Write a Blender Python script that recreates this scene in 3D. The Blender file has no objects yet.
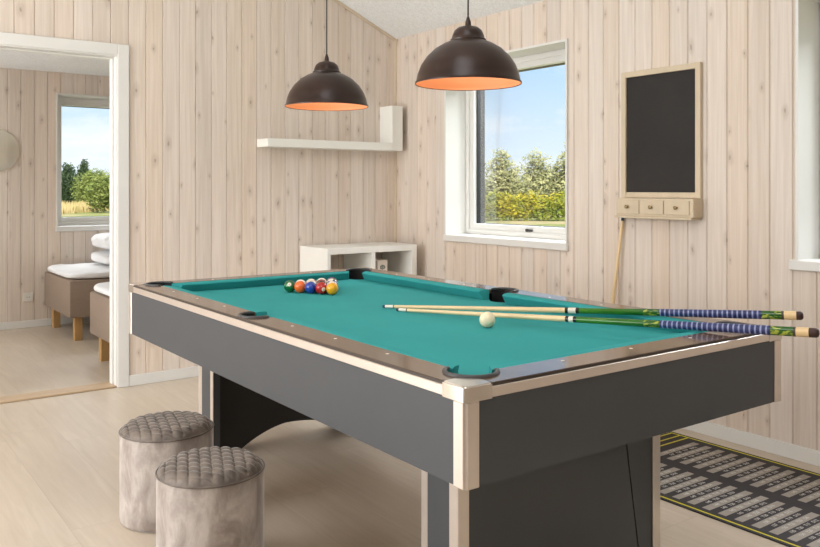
import bpy, bmesh, math, random
from mathutils import Vector, Matrix, noise
random.seed(7)
SC = bpy.context.scene
COL = SC.collection
PI = math.pi

# ------------------------------------------------------------------ camera
YAW = 36.05
cd = bpy.data.cameras.new('camera'); cam = bpy.data.objects.new('camera', cd); COL.objects.link(cam)
cam.location = (0, 0, 1.22); cam.rotation_euler = (PI/2, 0, -math.radians(YAW))
cd.sensor_width = 36; cd.lens = 809/820*36; cd.shift_y = -(273.5-188.5)/820; cd.clip_start = .02; cd.clip_end = 500
SC.camera = cam

# ------------------------------------------------------------------ exposure / world / lights
SC.view_settings.view_transform = 'Standard'; SC.view_settings.look = 'None'
SC.view_settings.gamma = 1; SC.view_settings.use_curve_mapping = False
SC.view_settings.exposure = 0.0

W = bpy.data.worlds.new('world'); SC.world = W; W.use_nodes = True
def lin(c): c /= 255; return c/12.92 if c <= .04045 else ((c+.055)/1.055)**2.4
def RGB(r, g, b): return (lin(r), lin(g), lin(b), 1)
def world_nodes():
    nt = W.node_tree; N = nt.nodes; L = nt.links; N.clear()
    out = N.new('ShaderNodeOutputWorld'); bg = N.new('ShaderNodeBackground'); bg.inputs[1].default_value = 1.15
    tc = N.new('ShaderNodeTexCoord'); sp = N.new('ShaderNodeSeparateXYZ'); L.new(tc.outputs['Generated'], sp.inputs[0])
    ramp = N.new('ShaderNodeValToRGB'); L.new(sp.outputs['Z'], ramp.inputs[0])
    e = ramp.color_ramp.elements
    e[0].position = 0; e[0].color = RGB(232, 243, 251); e[1].position = .7; e[1].color = RGB(105, 165, 228)
    k = e.new(.06); k.color = RGB(214, 234, 251); k = e.new(.17); k.color = RGB(172, 213, 248)
    mp = N.new('ShaderNodeMapping'); mp.inputs['Scale'].default_value = (3.2, 3.2, 9); mp.inputs['Location'].default_value = (2.3, 0.4, 1.0)
    L.new(tc.outputs['Generated'], mp.inputs[0])
    no = N.new('ShaderNodeTexNoise'); no.inputs['Scale'].default_value = 1.6; no.inputs['Detail'].default_value = 7; no.inputs['Roughness'].default_value = .6
    L.new(mp.outputs[0], no.inputs['Vector'])
    cr = N.new('ShaderNodeValToRGB'); cr.color_ramp.elements[0].position = .44; cr.color_ramp.elements[1].position = .66
    L.new(no.outputs[0], cr.inputs[0])
    mx = N.new('ShaderNodeMix'); mx.data_type = 'RGBA'; L.new(cr.outputs[0], mx.inputs[0]); L.new(ramp.outputs[0], mx.inputs[6])
    mx.inputs[7].default_value = RGB(246, 249, 252); L.new(mx.outputs[2], bg.inputs[0]); L.new(bg.outputs[0], out.inputs[0])
world_nodes()

def light(name, kind, loc, rot, energy, color=(1, 1, 1), **kw):
    d = bpy.data.lights.new(name, kind); d.energy = energy; d.color = color
    for k, v in kw.items(): setattr(d, k, v)
    o = bpy.data.objects.new(name, d); COL.objects.link(o); o.location = loc; o.rotation_euler = rot; return o
XO = 4.45
def aim(v): return Vector(v).to_track_quat('-Z', 'Y').to_euler()
light('sun', 'SUN', (0, -10, 12), aim((.35, .6, -.62)), 6.2, (1, .96, .88), angle=.01)
light('daylight_left_window', 'AREA', (-1.86, 3.3, 1.36), aim((1, 0, .0)), 150, (.94, .965, 1), shape='RECTANGLE', size=2.6, size_y=2.6)
light('rear_fill', 'AREA', (.9, -2.3, 1.9), aim((0, 1, .05)), 15, (.95, .965, 1), shape='RECTANGLE', size=1.8, size_y=1.2)  # added fill lamp behind the camera, no known window there
light('bedroom_side_fill', 'AREA', (-.92, 6.5, 1.35), aim((1, 0, -.1)), 30, (.95, .98, 1), shape='RECTANGLE', size=1.2, size_y=1.2)  # added fill lamp on the closed bedroom side wall
light('sky_fill_large_window', 'AREA', (XO, 3.88, 2.75), aim((-1, -.0, -.95)), 125, (.93, .97, 1), shape='RECTANGLE', size=1.2, size_y=.9)  # added lamp outside, brightens the reveal in place of a stronger sky
light('sky_fill_right_window', 'AREA', (XO, 1.35, 2.75), aim((-1, 0, -.95)), 125, (.93, .97, 1), shape='RECTANGLE', size=1.2, size_y=.9)  # same added sky fill for the right window
light('sky_fill_bedroom_window', 'AREA', (2.3, 8.65, 2.75), aim((0, -1, -.95)), 85, (.93, .97, 1), shape='RECTANGLE', size=1.2, size_y=.9)  # same added sky fill for the bedroom window
light('bedroom_far_fill', 'AREA', (-.35, 7.6, 1.5), aim((.3, -1, 0)), 14, (.95, .98, 1), shape='RECTANGLE', size=.8, size_y=1.2)  # added fill lamp inside the bedroom, brightens the partition
light('ridge_fill', 'AREA', (.7, 1.2, 3.36), aim((.2, .1, -1)), 50, (.96, .97, 1), shape='RECTANGLE', size=1.2, size_y=3.0)  # added fill lamp under the ridge, no roof window here

# ------------------------------------------------------------------ material helpers
class NT:
    def __init__(s, name):
        s.m = bpy.data.materials.new(name); s.m.use_nodes = True
        s.t = s.m.node_tree; s.N = s.t.nodes; s.L = s.t.links
        s.p = s.N['Principled BSDF']; s.tc = s.N.new('ShaderNodeTexCoord')
    def n(s, typ, **kw):
        x = s.N.new(typ)
        for k, v in kw.items(): setattr(x, k, v)
        return x
    def put(s, sock, v):
        if hasattr(v, 'links') and hasattr(v, 'node'): s.L.new(v, sock)
        else: sock.default_value = v
    def math(s, op, a, b=0.0, c=0.0):
        x = s.n('ShaderNodeMath', operation=op)
        s.put(x.inputs[0], a); s.put(x.inputs[1], b); s.put(x.inputs[2], c); return x.outputs[0]
    def mix(s, f, a, b, mode='MIX'):
        x = s.n('ShaderNodeMix', data_type='RGBA', blend_type=mode); s.put(x.inputs[0], f); s.put(x.inputs[6], a); s.put(x.inputs[7], b); return x.outputs[2]
    def noise(s, scale, detail=3, rough=.5, vec=None, map_scale=None, dist=0):
        x = s.n('ShaderNodeTexNoise'); x.inputs['Scale'].default_value = scale; x.inputs['Detail'].default_value = detail
        x.inputs['Roughness'].default_value = rough; x.inputs['Distortion'].default_value = dist
        v = vec if vec is not None else s.tc.outputs['Object']
        if map_scale:
            m = s.n('ShaderNodeMapping'); m.inputs['Scale'].default_value = map_scale; s.L.new(v, m.inputs[0]); v = m.outputs[0]
        s.L.new(v, x.inputs['Vector']); return x.outputs[0]
    def ramp(s, f, a, b, c0=(0, 0, 0, 1), c1=(1, 1, 1, 1)):
        x = s.n('ShaderNodeValToRGB'); s.L.new(f, x.inputs[0]); e = x.color_ramp.elements
        e[0].position = a; e[1].position = b; e[0].color = c0; e[1].color = c1; return x.outputs[0]
    def bump(s, h, strength=.3, dist=.002):
        b = s.n('ShaderNodeBump'); b.inputs['Strength'].default_value = strength; b.inputs['Distance'].default_value = dist
        s.L.new(h, b.inputs['Height']); s.L.new(b.outputs[0], s.p.inputs['Normal'])
    def xyz(s):
        x = s.n('ShaderNodeSeparateXYZ'); s.L.new(s.tc.outputs['Object'], x.inputs[0]); return x.outputs
    def comb(s, a, b, c=0.0):
        x = s.n('ShaderNodeCombineXYZ'); s.put(x.inputs[0], a); s.put(x.inputs[1], b); s.put(x.inputs[2], c); return x.outputs[0]

def mat(name, col, rough=.5, metal=0, var=.06, vscale=6, bump=0, bscale=80, bdist=.001, map_scale=None, **kw):
    t = NT(name); p = t.p
    f = t.noise(vscale, 4, .55, map_scale=map_scale)
    dark = tuple(c*(1-var) for c in col[:3])+(1,); lite = tuple(min(1, c*(1+var)) for c in col[:3])+(1,)
    t.L.new(t.ramp(f, .3, .7, dark, lite), p.inputs['Base Color'])
    p.inputs['Roughness'].default_value = rough; p.inputs['Metallic'].default_value = metal
    if bump: t.bump(t.noise(bscale, 3), bump, bdist)
    for k, v in kw.items(): p.inputs[k].default_value = v
    return t.m

def board_mat(name, axis, phase, bw, c_light, c_dark, knot=RGB(136, 112, 88)):
    t = NT(name); x = t.xyz(); u = x[axis]; z = x[2]
    idx = t.math('FLOOR', t.math('DIVIDE', t.math('SUBTRACT', u, phase), bw))
    wn = t.n('ShaderNodeTexWhiteNoise', noise_dimensions='1D'); t.L.new(idx, wn.inputs['W']); rnd = wn.outputs['Value']
    off = t.math('MULTIPLY', rnd, 37.0)
    v1 = t.comb(t.math('MULTIPLY', u, 55), t.math('ADD', t.math('MULTIPLY', z, 1.6), off), off)
    g1 = t.noise(1.0, 4, .6, vec=v1, dist=.6)
    v2 = t.comb(t.math('MULTIPLY', u, 9), t.math('ADD', t.math('MULTIPLY', z, 1.1), off), off)
    g2 = t.noise(1.0, 3, .5, vec=v2)
    col = t.mix(t.ramp(g1, .35, .7), c_light, c_dark)
    col = t.mix(t.math('MULTIPLY', t.ramp(g2, .45, .75), .35), col, c_dark)
    # board tint
    hsv = t.n('ShaderNodeHueSaturation'); t.L.new(col, hsv.inputs['Color'])
    wn2 = t.n('ShaderNodeTexWhiteNoise', noise_dimensions='1D'); t.L.new(t.math('ADD', idx, 91.3), wn2.inputs['W'])
    t.L.new(t.math('MULTIPLY_ADD', wn2.outputs['Value'], .10, .95), hsv.inputs['Value'])
    t.L.new(t.math('MULTIPLY_ADD', rnd, .3, .85), hsv.inputs['Saturation'])
    col = hsv.outputs['Color']
    # knots
    vk = t.comb(t.math('MULTIPLY', u, 10.5), t.math('ADD', t.math('MULTIPLY', z, 5.2), off), 0.0)
    wob = t.noise(3.0, 2, .5, vec=vk)
    vk2 = t.n('ShaderNodeVectorMath', operation='ADD'); t.L.new(vk, vk2.inputs[0]); t.L.new(t.comb(t.math('MULTIPLY', wob, .12), t.math('MULTIPLY', wob, .2)), vk2.inputs[1])
    vo = t.n('ShaderNodeTexVoronoi', voronoi_dimensions='2D'); vo.inputs['Scale'].default_value = 1.0; t.L.new(vk2.outputs[0], vo.inputs['Vector'])
    sc = t.n('ShaderNodeSeparateColor'); t.L.new(vo.outputs['Color'], sc.inputs[0])
    on = t.math('GREATER_THAN', sc.outputs[0], .66)
    size = t.math('MULTIPLY_ADD', sc.outputs[1], .07, .035)
    k = t.n('ShaderNodeMapRange', interpolation_type='SMOOTHSTEP'); t.L.new(t.math('DIVIDE', vo.outputs['Distance'], size), k.inputs[0])
    k.inputs[1].default_value = 1.25; k.inputs[2].default_value = .35; k.inputs[3].default_value = 0; k.inputs[4].default_value = .62
    halo = t.n('ShaderNodeMapRange', interpolation_type='SMOOTHSTEP'); t.L.new(t.math('DIVIDE', vo.outputs['Distance'], size), halo.inputs[0])
    halo.inputs[1].default_value = 3.6; halo.inputs[2].default_value = 1; halo.inputs[3].default_value = 0; halo.inputs[4].default_value = .22
    m = t.math('MULTIPLY', t.math('MAXIMUM', k.outputs[0], halo.outputs[0]), on)
    col = t.mix(m, col, knot)
    t.L.new(col, t.p.inputs['Base Color']); t.p.inputs['Roughness'].default_value = .62
    t.bump(g1, .12, .001)
    return t.m

M = {}
PL = RGB(223, 209, 195); PD = RGB(208, 192, 176)
BW_A, PH_A, BW_B, PH_B = .1075, 1.967-.1075*40, .1095, 2.377-.1095*60
M['wallA'] = board_mat('whitewashed_pine_boards', 0, PH_A, BW_A, PL, PD)
M['wallB'] = board_mat('whitewashed_pine_boards_long_wall', 1, PH_B, BW_B, PL, PD)
M['white'] = mat('white_paint', RGB(222, 220, 214), .42, var=.015)
M['white_board'] = mat('white_foil_board', RGB(236, 234, 226), .4, var=.015)
M['metal'] = mat('champagne_aluminium', RGB(222, 212, 202), .34, .8, var=.03, map_scale=(3, 3, 3))
M['steel'] = mat('polished_steel', RGB(222, 216, 208), .18, .9, var=.03)
M['apron'] = mat('graphite_laminate', RGB(64, 67, 70), .45, var=.03, bump=.05, bscale=300)
M['near_black_panel'] = mat('near_black_panel', RGB(28, 26, 25), .5, var=.05)  # near-black colour for the inner pedestal panels
M['gasket'] = mat('dark_bronze_strip', RGB(58, 48, 40), .4)
M['rubber'] = mat('grey_rubber', RGB(66, 66, 66), .38)
M['leather'] = mat('black_pocket_liner', RGB(16, 15, 15), .6)
def rail_mat():
    t = NT('brown_laminate'); x = t.xyz()
    f = t.noise(7, 4, .6, map_scale=(1, 1, 1)); t.L.new(t.ramp(f, .3, .7, RGB(94, 76, 62), RGB(116, 94, 76)), t.p.inputs['Base Color'])
    t.p.inputs['Roughness'].default_value = .13; t.p.inputs['Specular IOR Level'].default_value = .7; return t.m
M['rail'] = rail_mat()
M['cloth'] = mat('teal_billiard_cloth', RGB(54, 152, 151), .9, var=.05, vscale=3, bump=.15, bscale=900, bdist=.0004, **{'Specular IOR Level': .15})
M['dot'] = mat('pearl_inlay', RGB(238, 228, 210), .3)
def floor_mat(name, tint=1):
    t = NT(name); x = t.xyz(); u, v = x[0], x[1]
    idx = t.math('FLOOR', t.math('DIVIDE', u, .24)); wn = t.n('ShaderNodeTexWhiteNoise', noise_dimensions='1D'); t.L.new(idx, wn.inputs['W'])
    vv = t.math('ADD', v, t.math('MULTIPLY', wn.outputs['Value'], 1.38)); idy = t.math('FLOOR', t.math('DIVIDE', vv, 1.38))
    w2 = t.n('ShaderNodeTexWhiteNoise', noise_dimensions='2D'); t.L.new(t.comb(idx, idy), w2.inputs['Vector'])
    g = t.noise(1, 5, .6, vec=t.comb(t.math('MULTIPLY', u, 26), t.math('MULTIPLY', v, 1.8), t.math('MULTIPLY', w2.outputs['Value'], 30)), dist=1.2)
    g2 = t.noise(1, 3, .6, vec=t.comb(t.math('MULTIPLY', u, 5), t.math('MULTIPLY', v, 1.6), t.math('MULTIPLY', w2.outputs['Value'], 30)))
    col = t.mix(t.ramp(g, .3, .72), RGB(204, 190, 172), RGB(190, 175, 156))
    col = t.mix(t.math('MULTIPLY', t.ramp(g2, .4, .7), .5), col, RGB(186, 170, 151))
    h = t.n('ShaderNodeHueSaturation'); t.L.new(col, h.inputs['Color']); t.L.new(t.math('MULTIPLY_ADD', w2.outputs['Value'], .05*tint, .975), h.inputs['Value'])
    fu = t.math('FRACT', t.math('DIVIDE', u, .24)); fv = t.math('FRACT', t.math('DIVIDE', vv, 1.38))
    jm = t.math('MAXIMUM', t.math('LESS_THAN', fu, .008), t.math('LESS_THAN', fv, .0016))
    col = t.mix(t.math('MULTIPLY', jm, .28), h.outputs[0], RGB(120, 98, 76))
    t.L.new(col, t.p.inputs['Base Color']); t.p.inputs['Roughness'].default_value = .36; t.bump(g, .05, .0006); return t.m
M['floor'] = floor_mat('pale_oak_laminate')
def ceil_mat():
    t = NT('wood_wool_ceiling_panel'); f = t.noise(55, 5, .75, dist=1.5); f2 = t.noise(9, 4, .6)
    c = t.mix(t.ramp(f, .38, .62), RGB(222, 222, 220), RGB(246, 246, 244)); c = t.mix(t.math('MULTIPLY', f2, .2), c, RGB(214, 213, 212))
    t.L.new(c, t.p.inputs['Base Color']); t.p.inputs['Roughness'].default_value = .9; t.bump(f, .5, .004); return t.m
M['ceiling'] = ceil_mat()
M['pine'] = mat('natural_pine', RGB(206, 188, 160), .5, var=.08, vscale=14, map_scale=(1, 1, .15))
M['pine_leg'] = mat('pine_leg', RGB(186, 146, 92), .5, var=.12, vscale=30, map_scale=(1, 1, .15))
M['oak'] = mat('oak_threshold', RGB(186, 160, 128), .45, var=.1, vscale=20, map_scale=(.1, 1, 1))
M['chalk'] = mat('chalkboard_surface', RGB(36, 31, 28), .75, var=.25, vscale=4)
M['brass'] = mat('dull_brass', RGB(150, 128, 92), .4, 1)
M['lamp_out'] = mat('dark_bronze_enamel', RGB(46, 28, 19), .33, 0, var=.25, vscale=9, **{'Specular IOR Level': .35})
M['lamp_in'] = mat('copper_paint', RGB(206, 140, 98), .55, 0, var=.03)
M['cord'] = mat('black_cord', RGB(30, 28, 27), .6)
def emis(name, col, s):
    t = NT(name); t.p.inputs['Base Color'].default_value = col; t.p.inputs['Emission Color'].default_value = col; t.p.inputs['Emission Strength'].default_value = s; return t.m
M['bulb'] = emis('lit_bulb', (1, .78, .5, 1), 2)
def velvet(name, c0, c1):
    t = NT(name); f = t.noise(12, 5, .62, dist=.5, map_scale=(1, 1, .5)); f2 = t.noise(42, 4, .6, dist=.4, map_scale=(1, 1, .45))
    c = t.mix(t.ramp(f, .38, .64), c0, c1); c = t.mix(t.math('MULTIPLY', t.ramp(f2, .4, .7), .35), c, c0)
    t.L.new(c, t.p.inputs['Base Color']); t.p.inputs['Roughness'].default_value = .55
    t.p.inputs['Sheen Weight'].default_value = .9; t.p.inputs['Sheen Roughness'].default_value = .3; t.bump(f2, .25, .003); return t.m
M['velvet'] = velvet('taupe_velvet', RGB(140, 128, 119), RGB(188, 178, 169))
M['velvet_top'] = velvet('quilted_taupe_velvet', RGB(86, 75, 66), RGB(120, 107, 95))
M['bed'] = mat('taupe_bed_fabric', RGB(146, 128, 112), .9, var=.05, vscale=40, bump=.3, bscale=400)
M['linen'] = mat('white_linen', RGB(240, 240, 240), .85, var=.02, bump=.25, bscale=60, bdist=.004)
M['seal'] = mat('black_window_edge', RGB(38, 38, 40), .5)
M['plastic'] = mat('white_plastic', RGB(222, 218, 208), .35, var=.01)
M['hole'] = mat('dark_socket_hole', RGB(60, 55, 50), .6)
def glass_mat():
    t = NT('window_glass'); t.N.remove(t.p); o = t.N['Material Output']
    tr = t.n('ShaderNodeBsdfTransparent'); gl = t.n('ShaderNodeBsdfGlossy'); gl.inputs['Roughness'].default_value = .01
    fr = t.n('ShaderNodeFresnel'); fr.inputs[0].default_value = 1.35
    mx = t.n('ShaderNodeMixShader'); t.L.new(t.math('MULTIPLY', fr.outputs[0], .3), mx.inputs[0]); t.L.new(tr.outputs[0], mx.inputs[1]); t.L.new(gl.outputs[0], mx.inputs[2]); t.L.new(mx.outputs[0], o.inputs[0]); return t.m
M['glass'] = glass_mat()

# ------------------------------------------------------------------ mesh helpers
def link(name, mesh_or_bm, m=None, parent=None, loc=None, rot=None, smooth=False):
    if isinstance(mesh_or_bm, bmesh.types.BMesh):
        me = bpy.data.meshes.new(name)
        bmesh.ops.recalc_face_normals(mesh_or_bm, faces=mesh_or_bm.faces[:])
        mesh_or_bm.to_mesh(me); mesh_or_bm.free()
    else: me = mesh_or_bm
    if m is not None:
        me.materials.clear()
        for x in (m if isinstance(m, (list, tuple)) else [m]): me.materials.append(x)
    if smooth:
        for p in me.polygons: p.use_smooth = True
        if smooth is not True: me.set_sharp_from_angle(angle=math.radians(smooth))
    o = bpy.data.objects.new(name, me); COL.objects.link(o)
    if parent: o.parent = parent
    if loc is not None: o.location = loc
    if rot is not None: o.rotation_euler = rot
    return o
def NB(): return bmesh.new()
def box(bm, x0, x1, y0, y1, z0, z1, bev=0, seg=1):
    vs = [bm.verts.new((x, y, z)) for z in (z0, z1) for y in (y0, y1) for x in (x0, x1)]
    fs = [bm.faces.new([vs[i] for i in q]) for q in ((0, 2, 3, 1), (4, 5, 7, 6), (0, 1, 5, 4), (2, 6, 7, 3), (0, 4, 6, 2), (1, 3, 7, 5))]
    if bev:
        es = list({e for f in fs for e in f.edges}); bmesh.ops.bevel(bm, geom=es, offset=bev, segments=seg, affect='EDGES', profile=.5)
    return bm
def B1(*a, **k): return box(NB(), *a, **k)
def prism(bm, pts, z0, z1):
    """extrude a 2D outline (x,y) between z0 and z1"""
    a = [bm.verts.new((x, y, z0)) for x, y in pts]; b = [bm.verts.new((x, y, z1)) for x, y in pts]
    bm.faces.new(a[::-1]); bm.faces.new(b); n = len(pts)
    for i in range(n): bm.faces.new((a[i], a[(i+1) % n], b[(i+1) % n], b[i]))
    return bm
def prism_ax(bm, pts, a0, a1, axis):
    """outline in the plane across axis ('x': pts=(y,z); 'y': pts=(x,z))"""
    f = (lambda p, t: (t, p[0], p[1])) if axis == 'x' else (lambda p, t: (p[0], t, p[1]))
    a = [bm.verts.new(f(p, a0)) for p in pts]; b = [bm.verts.new(f(p, a1)) for p in pts]
    bm.faces.new(a[::-1]); bm.faces.new(b); n = len(pts)
    for i in range(n): bm.faces.new((a[i], a[(i+1) % n], b[(i+1) % n], b[i]))
    return bm
def lathe(bm, prof, n=48, c=(0, 0), cap0=True, cap1=True, axis='z'):
    rings = []
    for r, z in prof:
        ring = []
        for i in range(n):
            a = 2*PI*i/n; x, y = r*math.cos(a)+c[0], r*math.sin(a)+c[1]
            ring.append(bm.verts.new((x, y, z) if axis == 'z' else (z, x, y)))
        rings.append(ring)
    for p, q in zip(rings, rings[1:]):
        for i in range(n): bm.faces.new((p[i], p[(i+1) % n], q[(i+1) % n], q[i]))
    if cap0: bm.faces.new(rings[0][::-1])
    if cap1: bm.faces.new(rings[-1])
    return bm
def tube(bm, pts, r, n=8):
    rings = []; pts = [Vector(p) for p in pts]
    for i, p in enumerate(pts):
        d = (pts[min(i+1, len(pts)-1)]-pts[max(i-1, 0)]).normalized()
        up = Vector((0, 0, 1)) if abs(d.z) < .95 else Vector((1, 0, 0)); s = d.cross(up).normalized(); t = s.cross(d)
        rr = r[i] if isinstance(r, (list, tuple)) else r
        rings.append([bm.verts.new(p+(s*math.cos(2*PI*k/n)+t*math.sin(2*PI*k/n))*rr) for k in range(n)])
    for a, b in zip(rings, rings[1:]):
        for k in range(n): bm.faces.new((a[k], a[(k+1) % n], b[(k+1) % n], b[k]))
    bm.faces.new(rings[0][::-1]); bm.faces.new(rings[-1]); return bm
def tag(o, label=None, cat=None, group=None, kind=None):
    for k, v in (('label', label), ('category', cat), ('group', group), ('kind', kind)):
        if v: o[k] = v
    return o
def thing(name, loc, label, cat, group=None, rot=(0, 0, 0)):
    o = bpy.data.objects.new(name, None); o.empty_display_size = .1; COL.objects.link(o); o.location = loc; o.rotation_euler = rot
    return tag(o, label, cat, group)
def struct(name, bm, m, parent=None, **k):
    o = link(name, bm, m, parent, **k)
    if not parent: o['kind'] = 'structure'
    return o
def text_bm(bm, s, size, mtx, depth=.0003):
    cu = bpy.data.curves.new('t', 'FONT'); cu.body = s; cu.size = size; cu.extrude = depth; cu.resolution_u = 2; cu.align_x = 'CENTER'; cu.align_y = 'CENTER'
    o = bpy.data.objects.new('t', cu); COL.objects.link(o); bpy.context.view_layer.update()
    me = bpy.data.meshes.new_from_object(o.evaluated_get(bpy.context.evaluated_depsgraph_get()))
    me.transform(mtx); bm.from_mesh(me); bpy.data.objects.remove(o); bpy.data.curves.remove(cu); bpy.data.meshes.remove(me)

# ------------------------------------------------------------------ room shell
XB, YA = 3.551, 5.065
XL, YF = -2.0, -2.4
WT = .25
RIDGE_X = .55
SL = .438
def roof_z(x): return 2.361 + SL*(XB-x) if x > RIDGE_X else 2.361 + SL*(XB-RIDGE_X) - SL*(RIDGE_X-x)
def board_wall(axis, pos, u0, u1, ztop, bw, ph, holes, sign, thick):
    """v-grooved vertical boards; sign = direction pointing away from the room"""
    bm = NB(); gw, gd = .0045, .0065
    us = {u0, u1}
    i = math.floor((u0-ph)/bw)
    while ph+i*bw < u1:
        c = ph+i*bw
        for d in (-gw, 0, gw):
            if u0 < c+d < u1: us.add(round(c+d, 5))
        i += 1
    for h in holes: us.add(h[0]); us.add(h[1])
    for x in (RIDGE_X,):
        if axis == 'x' and u0 < x < u1: us.add(x)
    us = sorted(us)
    def dep(u):
        k = (u-ph)/bw; return gd if abs(k-round(k))*bw < 1e-4 else 0
    def P(u, z, d): return (u, pos+sign*d, z) if axis == 'x' else (pos+sign*d, u, z)
    for a, b in zip(us, us[1:]):
        mid = (a+b)/2; hs = [h for h in holes if h[0] < mid < h[1]]
        segs = [(0, None)]
        if hs:
            h = hs[0]; segs = [(0, h[2]), (h[3], None)]
        for z0, z1 in segs:
            za, zb = (ztop(a), ztop(b)) if z1 is None else (z1, z1)
            if min(za, zb) <= z0+1e-6: continue
            for back in (0, 1):
                da, db = (dep(a), dep(b)) if not back else (thick, thick)
                vs = [bm.verts.new(P(a, z0, da)), bm.verts.new(P(b, z0, db)), bm.verts.new(P(b, zb, db)), bm.verts.new(P(a, za, da))]
                bm.faces.new(vs)
    for u0_, u1_, z0_, z1_ in holes:   # the lining of the wall thickness around an opening
        for pa, pb in (((u0_, z0_), (u0_, z1_)), ((u1_, z0_), (u1_, z1_)), ((u0_, z0_), (u1_, z0_)), ((u0_, z1_), (u1_, z1_))):
            bm.faces.new([bm.verts.new(P(pa[0], pa[1], 0)), bm.verts.new(P(pb[0], pb[1], 0)), bm.verts.new(P(pb[0], pb[1], thick)), bm.verts.new(P(pa[0], pa[1], thick))])
    bmesh.ops.remove_doubles(bm, verts=bm.verts[:], dist=1e-5)
    me = bpy.data.meshes.new('w'); bm.to_mesh(me); bm.free(); return me
YC = 7.72                                   # far wall of the bedroom
DX0, DX1, DZ = .56, 1.466, 2.035            # doorway
W1 = (3.297, 4.452, .875, 2.10)              # window 1: y0,y1,z0,z1
W2 = (.78, 1.92, .875, 2.09)
W3 = (1.70, 2.9, .855, 2.075)               # bedroom window (x0,x1,z0,z1)
CB = 2.262                                  # bedroom ceiling height
struct('floor', B1(XL-.2, XB+.25, YF-.2, YA+.06, -.12, 0), M['floor'])
struct('floor_bedroom', B1(-1.2, XB+.25, YA+.065, YC+.25, -.12, 0), M['floor'])
struct('wall_back', board_wall('x', YA, XL, XB, roof_z, BW_A, PH_A, [(DX0, DX1, 0, DZ)], 1, .127), M['wallA'])
struct('wall_right', board_wall('y', XB, YF, YC, lambda u: 2.4, BW_B, PH_B, [W2, W1], 1, WT), M['wallB'])
struct('wall_left', board_wall('y', XL, YF, YA, lambda u: roof_z(XL)+.02, BW_B, PH_B, [], -1, .2), M['wallB'])
struct('wall_front', board_wall('x', YF, XL, XB, roof_z, BW_A, PH_A, [], -1, .2), M['wallA'])
struct('wall_bedroom_back', board_wall('x', YC, -1.0, XB, lambda u: 2.4, .108, 1.413-.108*40, [W3], 1, WT), M['wallA'])
struct('wall_bedroom_left', board_wall('y', -1.0, YA+.127, YC, lambda u: 2.4, BW_B, PH_B, [], -1, .2), M['wallB'])
# bedroom side of the partition
struct('ceiling_bedroom', B1(-1.2, XB+.25, YA+.128, YC+.25, CB, CB+.1), M['ceiling'])
bm = NB(); y0, y1 = YF-.2, YA+.127
for (xa, xb) in ((XL-.2, RIDGE_X), (RIDGE_X, XB+.26)):
    za, zb = roof_z(xa), roof_z(xb)
    vs = [bm.verts.new(v) for v in ((xa, y0, za), (xb, y0, zb), (xb, y1, zb), (xa, y1, za), (xa, y0, za+.15), (xb, y0, zb+.15), (xb, y1, zb+.15), (xa, y1, za+.15))]
    for q in ((0, 1, 2, 3), (4, 5, 6, 7), (0, 1, 5, 4), (3, 2, 6, 7), (0, 3, 7, 4), (1, 2, 6, 5)): bm.faces.new([vs[i] for i in q])
c = struct('ceiling', bm, M['ceiling'])
bm = NB()   # joints between ceiling panels, as fine recessed-looking battens
ang = math.atan(SL); 
for s in (1.2,): 
    x = XB - s*math.cos(ang); z = roof_z(x)
    box(bm, x-.003, x+.003, YF, YA, z-.0035, z+.002)
for yy in (3.45, 1.45, -.55):
    xa, xb = RIDGE_X, XB; w = .003
    vs = [bm.verts.new(v) for v in ((xa, yy-w, roof_z(xa)-.003), (xb, yy-w, roof_z(xb)-.003), (xb, yy+w, roof_z(xb)-.003), (xa, yy+w, roof_z(xa)-.003))]; bm.faces.new(vs)
M['joint'] = mat('ceiling_joint', RGB(168, 162, 155), .9)
struct('trim_1', bm, M['joint'])
# slim timber cover strips where walls meet ceiling
bm = NB(); xa, xb = RIDGE_X, XB
vs = [bm.verts.new((x, y, roof_z(x)-dz)) for y in (YA-.012, YA-.0005) for (x, dz) in ((xa, .022), (xb, .022), (xb, .001), (xa, .001))]
for q in ((0, 1, 2, 3), (4, 5, 6, 7), (0, 1, 5, 4), (3, 2, 6, 7), (0, 3, 7, 4), (1, 2, 6, 5)): bm.faces.new([vs[i] for i in q])
M['strip'] = mat('whitewashed_strip', RGB(206, 188, 164), .6)
struct('trim_2', bm, M['strip'])
struct('trim_3', B1(XB-.012, XB-.0005, YA-.016, YA-.0005, .07, 2.35), M['strip'])
# baseboards
struct('baseboard_right', B1(XB-.014, XB-.0005, YF, YA-.001, 0, .066, bev=.002), M['white'])
bm = NB(); box(bm, DX1+.07, XB-.015, YA-.014, YA-.0005, 0, .066, bev=.002); box(bm, XL+.001, DX0-.07, YA-.014, YA-.0005, 0, .066, bev=.002)
struct('baseboard_back', bm, M['white'])
struct('baseboard_bedroom', B1(-.99, XB-.001, YC-.014, YC-.0005, 0, .062, bev=.002), M['white'])

# door casing (door_1): jambs, stop, architraves and oak threshold
def portal(bm, t_in, t_out, ya, yb, z0, bev=0):
    """two uprights and a head around the doorway: from t_in inside the opening edge to t_out outside it"""
    box(bm, DX1-t_in, DX1+t_out, ya, yb, z0, DZ+t_out, bev=bev); box(bm, DX0-t_out, DX0+t_in, ya, yb, z0, DZ+t_out, bev=bev)
    box(bm, DX0+t_in, DX1-t_in, ya, yb, DZ-t_in, DZ+t_out, bev=bev); return bm
d = struct('door_1', portal(NB(), 0, .069, YA-.016, YA-.0005, 0, .003), M['white'])
struct('door_jamb', portal(NB(), .006, -.0003, YA-.008, YA+.13, .012), M['white'], d)
struct('door_stop', portal(NB(), .017, -.0063, YA+.05, YA+.1, .0125, .002), M['white'], d)
struct('threshold', B1(DX0+.001, DX1-.001, YA+.0, YA+.13, 0.0, .012, bev=.003), M['oak'], d)

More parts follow.
